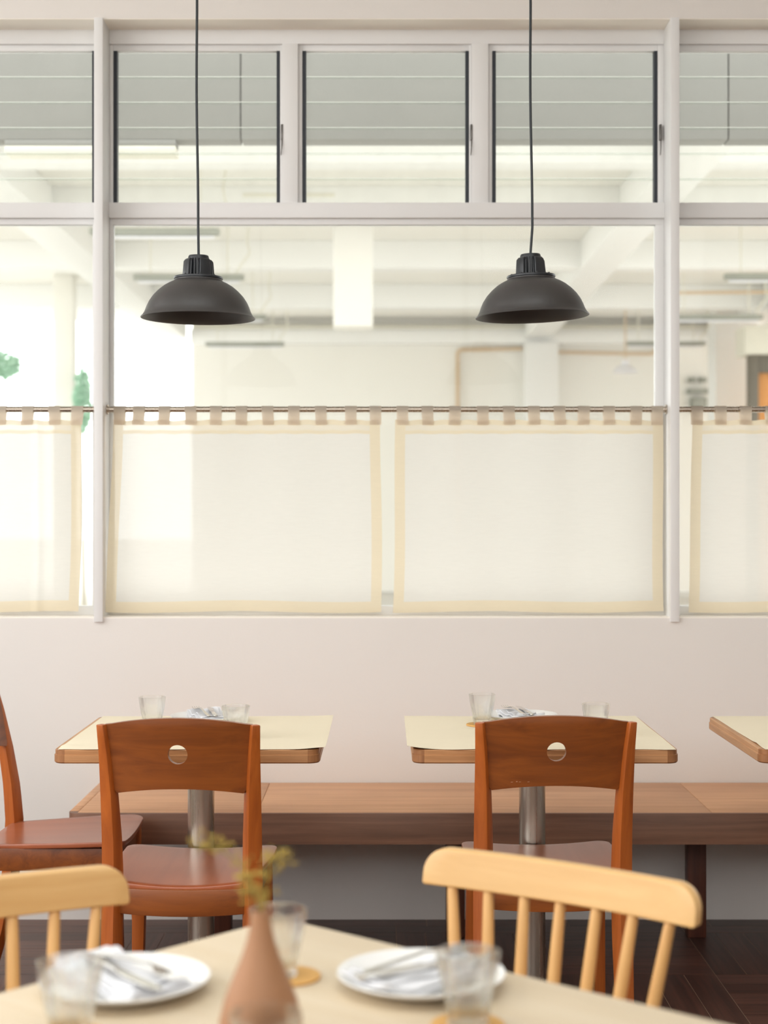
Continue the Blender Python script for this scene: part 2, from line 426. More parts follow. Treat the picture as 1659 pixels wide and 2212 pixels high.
# ------------------------------------------------------------------ windows
for i, x in enumerate(POSTS):
    box('trim_%d' % (i+1), M['frame'], x-.0145, x+.0145, WY-.012, RB+.03, SILL-.012, HEAD, bevel=.0015, kind='structure')
TR0, TR1 = 2.325, 2.376
UN = [(.026, .587), (.662, 1.223), (1.301, 1.858)]
LT = 2.911; LB = TR1
bl = MB().box(-.5, .5, -.003, .003, -.0495, .0495)
for wi in range(3):
    xl, xr = POSTS[wi]+.0145, POSTS[wi+1]-.0145
    W = empty('window_%d' % (wi+1), ((xl+xr)/2, RB, SILL)); W['kind'] = 'structure'
    ox, oy, oz = W.location
    def fr(name, mat, x0, x1, y0, y1, z0, z1, par=None, bevel=.001):
        return box(name, mat, x0-ox, x1-ox, y0-oy, y1-oy, z0-oz, z1-oz, par or W, bevel)
    fr('head_rail', M['frame'], xl, xr, RB, RB+.045, LT, HEAD-.003)
    fr('transom', M['frame'], xl, xr, RB-.012, RB+.045, TR0, TR1)
    fr('glazing_bead', M['frame'], xl, xr, RB+.006, RB+.04, TR0-.020, TR0)
    fr('bottom_rail', M['frame'], xl, xr, RB, RB+.045, SILL+.003, SILL+.033)
    fr('side_rail', M['frame'], xl, xl+.012, RB+.006, RB+.04, SILL+.033, TR0-.02)
    fr('side_rail', M['frame'], xr-.028, xr, RB+.006, RB+.04, SILL+.033, TR0-.02)
    fr('glass_pane', M['pane'], xl+.012, xr-.028, RB+.020, RB+.026, SILL+.033, TR0-.020, bevel=0)
    px = POSTS[wi]
    # mullions between louvre units, and jamb beside the posts
    edges = [(xl, px+UN[0][0])] + [(px+UN[k][1], px+UN[k+1][0]) for k in range(2)] + [(px+UN[2][1], xr)]
    for k, (a, b) in enumerate(edges):
        if k in (1, 2):
            fr('mullion', M['frame'], a+.008, b-.014, RB-.004, RB+.045, TR1, LT)
            fr('jamb', M['frame'], a, a+.008, RB+.012, RB+.045, TR1, LT); fr('jamb', M['frame'], b-.014, b, RB+.012, RB+.045, TR1, LT)
        else:
            fr('jamb', M['frame'], a, b, RB+.010, RB+.045, TR1, LT)
    for k, (a, b) in enumerate(UN):
        a += px; b += px
        lf = fr('louvre_head', M['frame'], a, b, RB+.014, RB+.045, LT-.020, LT)
        lx, ly, lz = Vector(lf.location) + Vector((ox, oy, oz))
        def sub(name, mat, x0, x1, y0, y1, z0, z1, bevel=0):
            return box(name, mat, x0-lx, x1-lx, y0-ly, y1-ly, z0-lz, z1-lz, lf, bevel)
        sub('blade_channel', M['gasket'], a+.001, a+.0125, RB+.012, RB+.044, LB, LT-.020)
        sub('blade_channel', M['gasket'], b-.0115, b-.001, RB+.012, RB+.044, LB, LT-.020)
        n = 6; pitch = (LT-.020-LB)/n
        for q in range(n):
            g = MB().box(-(b-a-.024)/2, (b-a-.024)/2, -.0028, .0028, -pitch/2-.006, pitch/2+.006).build('louvre_blade', M['blade'], lf)
            g.location = Vector(((a+b)/2+.0005, RB+.028, LB + pitch*(q+.5))) - Vector((lx, ly, lz))
            g.rotation_euler = (R(-9), 0, 0)
        hh = sub('crank_handle', M['handle'], b+.004, b+.011, RB-.006, RB+.012, 2.588, 2.640, .001)
        lev = MB().tube([(0, 0, 0), (-.001, -.006, -.03), (-.003, -.008, -.055)], [.0022, .0018, .0016], 8).build('crank_handle', M['handle'], lf, smooth=40)
        lev.location = Vector((b+.008, RB-.004, 2.590)) - Vector((lx, ly, lz))

# ------------------------------------------------------------------ curtains
RODZ, RODY, RODR = 1.680, WY+.062, .0100
rodlab = ['brushed steel curtain rod in the left window bay', 'brushed steel curtain rod spanning the middle window between both posts', 'brushed steel curtain rod in the right window bay']
for wi in range(3):
    xl, xr = POSTS[wi]+.0145, POSTS[wi+1]-.0145
    t = empty('curtain_rod', ((xl+xr)/2, RODY, RODZ)); tag(t, rodlab[wi], 'curtain rod', 'curtain rods')
    L_ = (xr-xl)/2
    MB().tube([(-L_, 0, 0), (0, 0, 0), (L_, 0, 0)], RODR, 16).build('tube', M['rodsteel'], t, smooth=40)
    for s in (-1, 1):
        MB().tube([(s*(L_-.0005), 0, 0), (s*(L_-.005), 0, 0)], .0165, 20).build('end_bracket', M['rodsteel'], t, smooth=40)
def curtain(xa, xb, xa2, xb2, tabs, label, seed, fold):
    """xa..xb at the top, xa2..xb2 at the bottom."""
    rr = random.Random(seed)
    t = empty('cafe_curtain', ((xa+xb)/2, RODY, RODZ)); tag(t, label, 'curtain', 'linen cafe curtains')
    ox = (xa+xb)/2
    ZT, ZB = 1.646, 1.0075
    ph = [rr.uniform(0, 6.28) for _ in range(4)]
    def P(u, v, off=0.0):
        # u 0..1 across, v 0..1 down
        x = lerp(lerp(xa, xb, u), lerp(xa2, xb2, u), v**1.6) - ox
        edge = .003*math.sin(v*5+ph[0])*(1-2*u)
        sag = .004*math.sin(u*PI*len(tabs))**2*max(0, 1-v*6)
        z = lerp(ZT, ZB, v) - RODZ - sag + .003*math.sin(u*9+ph[1])*v
        y = -.006 + .004*math.sin(u*23+ph[2])*(1-v*.5) + .005*math.sin(u*8+ph[3]+v) - .012*v
        for fu, fw, fd in fold: y -= fd*math.exp(-((u-fu-.01*v)/fw)**2)
        return (x + edge, y + off, z)
    def sheet(name, mat, u0, u1, v0, v1, off, nu, nv):
        mb = MB(); vs = []; fs = []
        for j in range(nv+1):
            for i in range(nu+1): vs.append(P(lerp(u0, u1, i/nu), lerp(v0, v1, j/nv), off))
        for j in range(nv):
            for i in range(nu):
                a = j*(nu+1)+i; fs.append((a, a+1, a+nu+2, a+nu+1))
        return mb.add(vs, fs).build(name, mat, t, smooth=60)
    Wd = xb-xa; hw = .034/Wd; ht = .046/(ZT-ZB); hb = .036/(ZT-ZB)
    sheet('cloth', M['linen'], hw, 1-hw, ht, 1-hb, 0, 90, 40)
    sheet('top_hem', M['hem'], hw, 1-hw, 0, ht*.36, 0, 90, 3)
    sheet('top_hem', M['hem'], hw, 1-hw, ht*.74, ht, 0, 90, 2)
    tagl = sheet('heading_band', M['linen2'], hw, 1-hw, ht*.36, ht*.74, 0, 90, 3)
    sheet('side_hem', M['hem'], 0, hw, 0, 1-hb, 0, 4, 40); sheet('side_hem', M['hem'], 1-hw, 1, 0, 1-hb, 0, 4, 40)
    sheet('bottom_hem', M['hem'], 0, 1, 1-hb, 1, 0, 100, 3)
    for tx in tabs:
        u = (tx-xa)/(xb-xa); wd = .038
        # loop of cloth over the rod
        prof = [(-.0085, -.052), (-.0108, -.034), (-.0118, -.014), (-.0118, .0), (-.0084, .0084), (0, .0118), (.0084, .0084), (.0118, 0), (.0090, -.016), (.003, -.036), (.001, -.050)]
        rings = []
        k = rr.uniform(-.003, .003); yb_ = P(u, .01)[1]
        for (py, pz) in prof:
            fl_ = 1.0 + (.06 if pz > 0 else 0); sh = k*max(0, -pz)/.05
            dy = (yb_ + .006)*max(0, -pz)/.05
            rings.append([(tx-ox-wd/2*fl_+sh, py+dy, pz), (tx-ox-wd/4+sh, py+dy-.0008, pz), (tx-ox+sh, py+dy+.0006, pz), (tx-ox+wd/4+sh, py+dy-.0008, pz), (tx-ox+wd/2*fl_+sh, py+dy, pz)])
        MB().loft(rings, close=False, cap=False).build('tab', M['tab'], t, smooth=70)
M['linen2'] = linen('linen_band', '#ebe2d2', .10, .62)
def xs(pxs): return [(p-829.5)*RODY/3456 for p in pxs]
curtain(-.902, -.0105, -.924, -.0085, xs([259, 301, 356, 412, 467, 522, 578, 635, 693, 758, 811]), 'cream linen cafe curtain on the middle rod beside the left window post', 3, [(.05, .02, .004)])
curtain(.039, .926, .028, .929, xs([869, 923, 983, 1043, 1099, 1153, 1208, 1261, 1315, 1374, 1419]), 'cream linen cafe curtain on the middle rod beside the right window post', 5, [(.72, .03, .003)])
curtain(-1.872, -1.002, -1.868, -1.013, [-1.852+.0825*k for k in range(8)] + xs([12, 61, 118, 168])[1:], 'cream linen cafe curtain with a vertical crease, left of the left post', 8, [(.83, .014, .010)])
curtain(1.024, 1.9, 1.006, 1.904, xs([1505, 1556, 1610]) + [1.286+.0845*k for k in range(8)], 'cream linen cafe curtain right of the right window post', 11, [(.3, .02, .003)])

# ------------------------------------------------------------------ bench
BX0, BX1, BF, BH = -.935, 3.4, 4.72, .45
bn = empty('wall_bench', (1.0, 5.0, 0)); tag(bn, 'long brown wooden bench running along the wall under the windows', 'bench')
bo = Vector(bn.location)
def bpart(name, mat, x0, x1, y0, y1, z0, z1, bev=.003):
    return box(name, mat, x0-bo.x, x1-bo.x, y0-bo.y, y1-bo.y, z0, z1, bn, bev)
cuts = [BX0+.028, -.375, .970, 2.3, BX1]
for a, b in zip(cuts, cuts[1:]): bpart('seat_board', M['bench'], a+.0006, b-.0006, BF+.012, WY-.004, BH-.026, BH, .0012)
# front apron with nosing, wrapping a rounded corner to the left end
out = [(BX1-bo.x, BF+.012-bo.y), (BX1-bo.x, BF-bo.y)]
rc = .035
for k in range(7):
    a = R(270 - 90*k/6); out.append((BX0+rc+rc*math.cos(a)-bo.x, BF+rc+rc*math.sin(a)-bo.y))
out.append((BX0-bo.x, BF+rc+.002-bo.y)); out.append((BX0+.028-bo.x, BF+rc+.002-bo.y))
inn = []
ri = rc-.012
for k in range(7):
    a = R(180 + 90*k/6); inn.append((BX0+rc+.016+ri*math.cos(a)-bo.x-.0, BF+rc+ri*math.sin(a)-bo.y))
out += inn
mb = MB(); n = len(out)
bpart('end_strip', M['bench'], BX0, BX0+.0275, BF+rc+.0025, WY-.004, BH-.092, BH, .002)
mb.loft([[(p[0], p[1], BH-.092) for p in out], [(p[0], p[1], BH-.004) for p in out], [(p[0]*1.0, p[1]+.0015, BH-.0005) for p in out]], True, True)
mb.build('front_apron', M['bench_shaded'], bn, smooth=30)
for x in (-.51, .225, .985, 1.73, 2.47, 3.2):
    bpart('leg', M['bench_leg'], x-.029, x+.029, 5.03, 5.088, 0, BH-.026, .003)
    bpart('bearer', M['bench_leg'], x-.024, x+.024, BF+.05, WY-.03, BH-.075, BH-.027, .002)

# ------------------------------------------------------------------ cafe tables
def cafe_table(x0, x1, y0, y1, label, back=0.0):
    cx, cy = (x0+x1)/2, (y0+y1)/2; a, b = (x1-x0)/2, (y1-y0)/2; H = .75; T = .034; r = .028
    t = empty('cafe_table', (cx, cy, 0)); tag(t, label, 'table', 'cafe tables along the bench')
    ol = dens(rrect(-a+.02, a-.02, -b+.02, b-.02, .012), .05)
    MB().panel(ol, lambda u, v: ((u, v, H-.001), (u, v, H-T+.002)), 2).build('tabletop', M['core'], t)
    # edge strips: upper lamination set back 1.5 mm from the lower one
    e = .03
    for s in (-1, 1):
        mb = MB()
        rings = [[(x, s*(b-.021), H-T), (x, s*(b-.003), H-T), (x, s*b, H-T+.003), (x, s*b, H-.0135), (x, s*(b-.0022), H-.0125), (x, s*(b-.0022), H-.002), (x, s*(b-.004), H), (x, s*(b-.021), H)] for x in (-a+e, a-e)]
        mb.loft(rings).build('edge_strip', M['edge'], t)
        mb = MB()
        rings = [[(s*(a-.021), y, H-T), (s*(a-.003), y, H-T), (s*a, y, H-T+.003), (s*a, y, H-.0135), (s*(a-.0022), y, H-.0125), (s*(a-.0022), y, H-.002), (s*(a-.004), y, H), (s*(a-.021), y, H)] for y in (-b+e, b-e)]
        mb.loft(rings).build('edge_strip', M['edge_y'], t)
    for sx in (-1, 1):
        for sy in (-1, 1):
            rings = []
            for k in range(9):
                an = R(90*k/8); 
                def q(d): return (sx*(a-e+(e-d)*math.cos(an)), sy*(b-e+(e-d)*math.sin(an)))
                rings.append([(*q(.021), H-T), (*q(.003), H-T), (*q(0), H-T+.003), (*q(0), H-.0135), (*q(.0022), H-.0125), (*q(.0022), H-.002), (*q(.004), H), (*q(.021), H)])
            MB().loft(rings).build('corner_piece', M['corner'], t, smooth=35)
    MB().lathe([(.0, .02), (.0355, .02), (.0355, H-T-.012), (0, H-T-.012)], 40, c=(0, back, 0)).build('column', M['steel'], t, smooth=40)
    MB().lathe([(0, H-T-.013), (.12, H-T-.013), (.12, H-T), (0, H-T)], 32, c=(0, back, 0)).build('mounting_plate', M['base'], t, smooth=40)
    MB().lathe([(0, 0), (.160, 0), (.163, .004), (.163, .010), (.13, .018), (.06, .024), (.045, .032), (0, .032)], 56, c=(0, back, 0)).build('base', M['base'], t, smooth=40)
    return t
TY0, TY1 = 3.96, 4.61
cafe_table(-.821, -.159, TY0, TY1, 'oak edged cafe table on a steel column, leftmost along the bench')
cafe_table(.070, .732, TY0, TY1, 'oak edged cafe table on a steel column, middle of the row along the bench', .045)
cafe_table(.931, 1.593, TY0, TY1, 'oak edged cafe table cut off by the right edge of the picture')

def paper(x0, x1, y0, y1, label, seed, lift):
    """Loose sheet: lift = list of (corner x, corner y, radius, height) curls; overhanging rims droop."""
    cx, cy = (x0+x1)/2, (y0+y1)/2; rr = random.Random(seed); p = [rr.uniform(0, 6) for _ in range(6)]
    nx = ny = 44; vs = []; fs = []
    for j in range(ny+1):
        for i in range(nx+1):
            x = lerp(x0, x1, i/nx); y = lerp(y0, y1, j/ny)
            z = .0008 + .0006*(math.sin(x*21+p[0])*math.sin(y*17+p[1])+1)
            if j == 0: y += .0025*math.sin(x*60+p[2])
            for (kx, ky, rad, hgt) in lift:
                d = math.hypot(x-kx, y-ky)
                if d < rad: z += hgt*(1-d/rad)**2
            vs.append((x-cx, y-cy, z))
    for j in range(ny):
        for i in range(nx):
            a = j*(nx+1)+i; fs.append((a, a+1, a+nx+2, a+nx+1))
    o = MB().add(vs, fs).build('table_paper', M['paper'], smooth=60)
    o.location = (cx, cy, .750)
    sm = o.modifiers.new('thickness', 'SOLIDIFY'); sm.thickness = .0005; sm.offset = 1
    tag(o, label, 'paper', 'paper sheets on the cafe tables')
paper(-.808, -.146, TY0+.003, TY1-.004, 'cream paper sheet with a creased left corner on the leftmost cafe table', 1, [(-.146, TY0, .12, .006), (-.79, TY0+.05, .05, .006), (-.146, TY1, .1, .004)])
paper(.058, .724, TY0+.002, TY1-.002, 'cream paper sheet covering the middle cafe table', 2, [(.058, TY0, .10, .010), (.30, TY0, .05, .002)])
paper(.945, 1.580, TY0+.004, TY1-.004, 'cream paper sheet on the cafe table at the right picture edge', 4, [(.945, TY0+.1, .06, .003)])

# ------------------------------------------------------------------ cherry chairs
def make_chair():
    t = empty('dining_chair')
    # rear posts: z, y(centre), x(centre), width, depth
    tab = [(0, -.262, .170, .030, .030), (.15, -.222, .171, .035, .034), (.30, -.198, .1705, .039, .037), (.45, -.188, .1695, .040, .037),
           (.55, -.196, .170, .038, .034), (.66, -.214, .1725, .034, .030), (.76, -.235, .1765, .027, .026), (.834, -.254, .1820, .021, .022)]
    def post(s):
        rings = []
        N_ = 24
        for k in range(N_+1):
            z = .834*k/N_; y, x, w_, d_ = interp(tab, z)
            an = s*R(30); ca, sa = math.cos(an), math.sin(an)
            ring = []
            for (u, v) in ((-.5, -.5), (.5, -.5), (.5, .5), (-.5, .5)):
                ring.append((s*x + (u*w_*ca - v*d_*sa), y + (u*w_*sa + v*d_*ca), z))
            rings.append(ring)
        return MB().loft(rings)
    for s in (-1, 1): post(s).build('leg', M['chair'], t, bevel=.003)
    # front legs
    for s in (-1, 1):
        rings = []
        for k in range(9):
            q = k/8; z = .435*q; w_ = lerp(.026, .038, q); x = s*lerp(.176, .164, q); y = lerp(.178, .158, q**.7)
            rings.append([(x+a*w_/2, y+b*w_/2, z) for a, b in ((-1, -1), (1, -1), (1, 1), (-1, 1))])
        MB().loft(rings).build('leg', M['chair'], t, bevel=.003)
    # backrest: curved panel with a round hole; u across, v up
    hc = .764; hr = .0235; vt = (.834, .852); vb = (.662, .679)
    def halfw(v): return lerp(.157, .176, (v-.662)/(.834-.662))
    def inside(u, v):
        f = min(1, abs(u)/.170)
        top = lerp(vt[1], vt[0], f*f); bot = lerp(vb[1], vb[0], f*f)
        return bot <= v <= top and abs(u) <= halfw(v)
    angs = [2*PI*k/120 for k in range(120)]
    for (cu, cv) in ((.1759, .834), (-.1759, .834), (-.157, .6622), (.157, .6622)): angs.append(math.atan2(cv-hc, cu) % (2*PI))
    angs.sort()
    outl = []; hol = []
    for a in angs:
        lo, hi = 0, .4
        for _ in range(40):
            m_ = (lo+hi)/2
            if inside(m_*math.cos(a), hc + m_*math.sin(a)): lo = m_
            else: hi = m_
        outl.append((lo*math.cos(a), hc+lo*math.sin(a))); hol.append((hr*math.cos(a), hc+hr*math.sin(a)))
    def bmap(u, v):
        y = interp(tab, v)[0] + .004
        y += -.026*(1-(u/.17)**2)     # belly towards the rear
        dz = .0
        return ((u, y-.008, v), (u, y+.010, v))
    MB().panel(outl, bmap, 10, hole=hol).build('backrest', M['chair_shaded'], t, smooth=40, bevel=0)
    # seat: saddle of ply
    ol = dens([(p[0], p[1]) for p in rrect(-.2, .2, -.19, .186, [.045, .045, .03, .03], 8)], .02)
    ol2 = []
    for (u, v) in ol:
        wv = lerp(.160, .198, min(1, max(0, (v+.19)/.26))) / .2
        if v < -.10: v2 = v - .018*(1-(u/.2)**2)*(-.10-v)/.09
        else: v2 = v
        ol2.append((u*wv, v2))
    def smap(u, v):
        z = .441 + .010*(u/.2)**2 + .006*(v/.2) - .004*(1-(u/.2)**2)
        return ((u, v, z+.006), (u, v, z-.008))
    MB().panel(ol2, smap, 9).build('seat', M['seat'], t, bevel=.003, smooth=40)
    # aprons
    def rail(p0, p1, bow, z0, z1, th, arch):
        rings = []; p0 = Vector(p0); p1 = Vector(p1); d = (p1-p0); nn = Vector((-d.y, d.x, 0)).normalized()
        for k in range(15):
            q = k/14; c = p0 + d*q + nn*bow*(1-(2*q-1)**2); zz = z0 + arch*(1-(2*q-1)**2)
            rings.append([tuple(c + nn*th/2) [:2] + (zz,), tuple(c - nn*th/2)[:2] + (zz,), tuple(c - nn*th/2)[:2] + (z1,), tuple(c + nn*th/2)[:2] + (z1,)])
        return MB().loft(rings)
    rail((.155, -.188, 0), (-.155, -.188, 0), .020, .370, .4315, .02, -.003).build('apron', M['chair_shaded'], t, bevel=.002)
    rail((-.15, .16, 0), (.15, .16, 0), 0, .375, .434, .02, 0).build('apron', M['chair_shaded'], t, bevel=.002)
    for s in (-1, 1): rail((s*.163, -.175, 0), (s*.163, .145, 0), 0, .378, .4385, .02, 0).build('apron', M['chair_shaded'], t, bevel=.002)
    return t
ch = make_chair()
ch.location = (-.482, 4.056, 0); ch.rotation_euler.z = R(-1.5)
tag(ch, 'cherry wood dining chair in front of the leftmost cafe table, seen from behind', 'chair', 'cherry wood dining chairs')
c2 = copy_tree(ch); c2.location = (.407, 4.102, 0); c2.rotation_euler.z = R(1.5)
tag(c2, 'cherry wood dining chair with scuffed backrest behind the right spindle chair', 'chair', 'cherry wood dining chairs')
mscuff = plain('bare_wood_scuff', '#e8c9ae', .8)
for (u, v, L_, h_) in ((-.103, .687, .009, .0010), (-.092, .6885, .006, .0016), (-.084, .6880, .008, .0009), (-.064, .6885, .007, .0008)):
    yy = interp([(0, -.262), (.15, -.222), (.30, -.198), (.45, -.188), (.55, -.196), (.66, -.214), (.76, -.235), (.834, -.254)], v)[0] + .004 - .026*(1-(u/.17)**2) - .0082
    MB().loft([[(u-L_/2, yy, v), (u-L_/2, yy+.0004, v), (u-L_/2, yy+.0004, v+h_*.4), (u-L_/2, yy, v+h_*.4)], [(u+L_/2, yy, v+.0006), (u+L_/2, yy+.0004, v+.0006), (u+L_/2, yy+.0004, v+h_), (u+L_/2, yy, v+h_)]]).build('scuff_mark', mscuff, [k_ for k_ in c2.children if k_.name.startswith('backrest')][0])
c3 = copy_tree(ch); c3.location = (-.880, 4.455, 0); c3.rotation_euler.z = R(-90)
tag(c3, 'cherry wood dining chair seen side on at the left picture edge', 'chair', 'cherry wood dining chairs')

# ------------------------------------------------------------------ spindle chairs (pale beech)
def make_spindle_chair():
    t = empty('spindle_chair')
    # crest rail: u across, v up; concave to the sitter (front = +y)
    def curve(u): return -.235 - .020*(1-(u/.24)**2)
    def lean(z): return -(z-.46)*.16
    ol = dens(rrect(-.240, .240, .736, .795, [.038, .038, .006, .006], 8), .012)
    def cmap(u, v):
        y = curve(u) + lean(v)
        return ((u, y-.012, v), (u, y+.012, v))
    mb = MB(); mb.panel(ol, cmap, 8); mb.build('crest_rail', M['beech'], t, bevel=.004, smooth=40)
    for k in range(7):
        f = (k-3)/3; ut = .193*f; ub = .148*f
        pts = []
        for q in range(9):
            s_ = q/8; z = lerp(.437, .742, s_); u = lerp(ub, ut, s_)
            y = curve(u*1.0) + lean(z)*1.0
            if s_ < 1: y = lerp(curve(ub) + .01, curve(ut) + lean(.742), s_)
            pts.append((u, y, z))
        rad = [lerp(.0085, .0105, math.sin(PI*(q/8)**.8)) for q in range(9)]
        MB().tube(pts, rad, 14).build('spindle', M['beech_z'], t, smooth=50)
    ol = dens(rrect(-.215, .215, -.285, .16, [.07, .07, .10, .10], 8), .02)
    def smap(u, v):
        z = .442 - .012*math.exp(-((u/.13)**2 + ((v+.05)/.13)**2))
        return ((u, v, z), (u, v, .41))
    MB().panel(ol, smap, 8).build('seat', M['beech'], t, bevel=.006)
    for sx in (-1, 1):
        for sy in (-1, 1):
            top = (sx*.15, -.06+sy*.145, .412); bot = (sx*.195, -.06+sy*.205, 0)
            pts = [tuple(lerp(a, b, q/6) for a, b in zip(bot, top)) for q in range(7)]
            MB().tube(pts, [.010, .012, .0145, .0165, .017, .016, .013], 14).build('leg', M['beech_z'], t, smooth=50)
    for sx in (-1, 1):
        MB().tube([(sx*.176, -.06-.18, .17), (sx*.176, -.06, .17), (sx*.176, -.06+.18, .17)], [.007, .010, .007], 12).build('stretcher', M['beech_z'], t, smooth=50)
    MB().tube([(-.176, -.06, .17), (0, -.06, .17), (.176, -.06, .17)], [.007, .010, .007], 12).build('stretcher', M['beech_z'], t, smooth=50)
    return t
s1 = make_spindle_chair()
tag(s1, 'pale beech spindle-back chair on the right of the near table', 'chair', 'pale beech spindle-back chairs')
# rail centre wanted at (.276, 2.46); rail runs along (.90,-.435); front normal (-.435,-.90)
def place_spindle(o, cx, cy, ang):
    o.rotation_euler.z = ang
    d = Matrix.Rotation(ang, 4, 'Z') @ Vector((0, -.312, 0))
    o.location = (cx-d.x, cy-d.y, 0)
place_spindle(s1, .281, 2.488, R(180-36))
s2 = copy_tree(s1)
tag(s2, 'pale beech spindle-back chair cut off by the left picture edge', 'chair', 'pale beech spindle-back chairs')
place_spindle(s2, -.618, 2.372, R(180+31))

# ------------------------------------------------------------------ near table
FT = empty('square_table', (-.14, 1.70, 0), R(-42))
tag(FT, 'pale square dining table in the foreground with its corner towards the bench', 'table')
# local axes: +x runs along the right-hand edge away from the far corner
far = Vector((-.150, 2.325, 0))
ca = R(-41.5)
ex = Vector((math.cos(ca), math.sin(ca), 0)); ey = Vector((-math.sin(ca), math.cos(ca), 0))
SZ = .90
cen = far + ex*SZ/2 - ey*SZ/2
FT.location = cen; FT.rotation_euler = (0, 0, ca)
ol = dens(rrect(-SZ/2, SZ/2, -SZ/2, SZ/2, .03), .05)
MB().panel(ol, lambda u, v: ((u, v, .75), (u, v, .724)), 3).build('tabletop', M['ftable'], FT, bevel=.003)
MB().lathe([(0, .02), (.0355, .02), (.0355, .712), (0, .712)], 40).build('column', M['steel'], FT, smooth=40)
MB().lathe([(0, .711), (.14, .711), (.14, .724), (0, .724)], 32).build('mounting_plate', M['base'], FT, smooth=40)
MB().lathe([(0, 0), (.232, 0), (.235, .004), (.235, .010), (.18, .018), (.06, .024), (.045, .032), (0, .032)], 56).build('base', M['base'], FT, smooth=40)

# ------------------------------------------------------------------ tableware
def make_tumbler():
    K = 9; Hh = .082
    def rf_out(a, z):
        seg = 2*PI/K; d = (a % seg) - seg/2
        poly = math.cos(seg/2)/math.cos(d)
        k = 1 if .008 < z < .050 else (max(0, 1-(z-.050)/.010) if z >= .050 else max(0, z/.008))
        return lerp(1, poly*1.012, k*.9)
    prof_o = [(.0, 0), (.0235, 0), (.0245, .0015), (.0252, .008), (.0272, .022), (.0300, .036), (.0330, .050), (.0345, .060), (.0362, .072), (.0372, .080), (.0370, .0818), (.0362, .0822)]
    prof_i = [(.0352, .0815), (.0345, .074), (.0330, .060), (.0312, .050), (.0272, .030), (.0240, .016), (.0215, .0125), (0, .012)]
    mb = MB(); n = 72
    mb.lathe(prof_o + prof_i, n, lambda a, z: 1)
    # facet the outer skin only
    no = len(prof_o)
    for i in range(no):
        z = prof_o[i][1]
        for j in range(n):
            a = 2*PI*j/n; f = rf_out(a, z); x, y, zz = mb.v[i*n+j]; mb.v[i*n+j] = (x*f, y*f, zz)
    return mb.mesh('tumbler', M['glass'], smooth=28)
tm = make_tumbler()
def tumbler(x, y, label, z=.7512, group='faceted glass tumblers', rz=0):
    o = link('glass_tumbler', tm, loc=(x, y, z), rot=(0, 0, rz)); tag(o, label, 'glass', group); return o
cm = MB().lathe([(0, 0), (.0405, 0), (.042, .001), (.042, .0035), (.041, .0042), (0, .0042)], 40).mesh('coaster', M['cork'], smooth=35)
def coaster(x, y, label, z=.7502):
    o = link('cork_coaster', cm, loc=(x, y, z)); tag(o, label, 'coaster', 'round cork coasters'); return o
plm = MB().lathe([(0, .001), (.058, .001), (.060, 0), (.063, 0), (.066, .003), (.085, .0085), (.102, .0160), (.1045, .0182), (.1042, .0196), (.1015, .0195), (.084, .0125), (.070, .0078), (.062, .0062), (0, .0058)], 72).mesh('plate', M['china'], smooth=50)
def plate(x, y, label, z=.7504, s=1.0):
    o = link('dinner_plate', plm, loc=(x, y, z)); o.scale = (s, s, s); tag(o, label, 'plate', 'round white plates'); return o
def make_napkin(seed, Lx=.185, Ly=.095):
    rr = random.Random(seed); p = [rr.uniform(0, 6) for _ in range(8)]
    mb = MB()
    def layer(x0, x1, y0, y1, zb, th, skew):
        ol = dens(rrect(x0, x1, y0, y1, .006, 3), .008)
        def f(u, v):
            z = zb + .0022*math.sin(u*45+p[0])*math.cos(v*38+p[1]) + .0014*math.sin((u+v)*90+p[2])
            ed = max(abs(u)/(Lx/2), abs(v)/(Ly/2)); z += .003*max(0, ed-.75)/.25*math.sin(u*60+p[3])
            # rests on the dished plate: rises over the rim
            r = math.hypot(u, v); z += .0125*max(0, (r-.062)/.042)**1.2 if r > .062 else 0
            k = skew*u
            return ((u, v+k, z+th), (u, v+k, z))
        mb.panel(ol, f, 10)
    layer(-Lx/2, Lx/2, -Ly/2, Ly/2, .0095, .0035, .0)
    layer(-Lx/2+.004, Lx/2-.008, -Ly/2+.004, Ly/2-.012, .0145, .0035, .05)
    layer(-Lx/2+.006, Lx/2-.03, -Ly/2+.02, Ly/2-.02, .0195, .003, -.04)
    return mb.mesh('napkin', M['cloth'], smooth=60)
def make_fork():
    mb = MB(); rings = []
    # handle to neck to head, along +x
    for x, wd, z, th in ((-.095, .006, .001, .0015), (-.090, .010, .001, .002), (-.06, .0095, .002, .0022), (-.02, .006, .006, .0024), (.02, .0048, .009, .0026), (.035, .007, .008, .002), (.045, .019, .005, .0016), (.055, .022, .003, .0014)):
        rings.append([(x, -wd/2, z), (x, wd/2, z), (x, wd/2, z+th), (x, -wd/2, z+th)])
    mb.loft(rings)
    for k in range(4):
        y = (k-1.5)*.0062; rr_ = []
        for x, wd, z, th in ((.0545, .0034, .003, .0014), (.070, .003, .0022, .0014), (.085, .0026, .0035, .0013), (.094, .0014, .006, .001)):
            rr_.append([(x, y-wd/2, z), (x, y+wd/2, z), (x, y+wd/2, z+th), (x, y-wd/2, z+th)])
        mb.loft(rr_)
    return mb.mesh('fork', M['cutlery'], bevel=.0004, seg=1)
def make_knife():
    mb = MB(); rings = []
    for x, y0, y1, z, th in ((-.10, -.003, .003, .001, .003), (-.095, -.006, .006, 0, .0055), (-.05, -.0055, .0055, 0, .006), (-.005, -.004, .004, .0005, .005), (.0, -.004, .004, .001, .003), (.005, -.006, .005, .0015, .0018), (.04, -.009, .006, .0015, .0016), (.08, -.009, .006, .0015, .0014), (.098, -.005, .005, .0015, .0012), (.104, .001, .004, .0015, .001)):
        rings.append([(x, y0, z), (x, y1, z), (x, y1, z+th), (x, y0, z+th)])
    return mb.loft(rings).mesh('knife', M['cutlery'], bevel=.0005, seg=1)
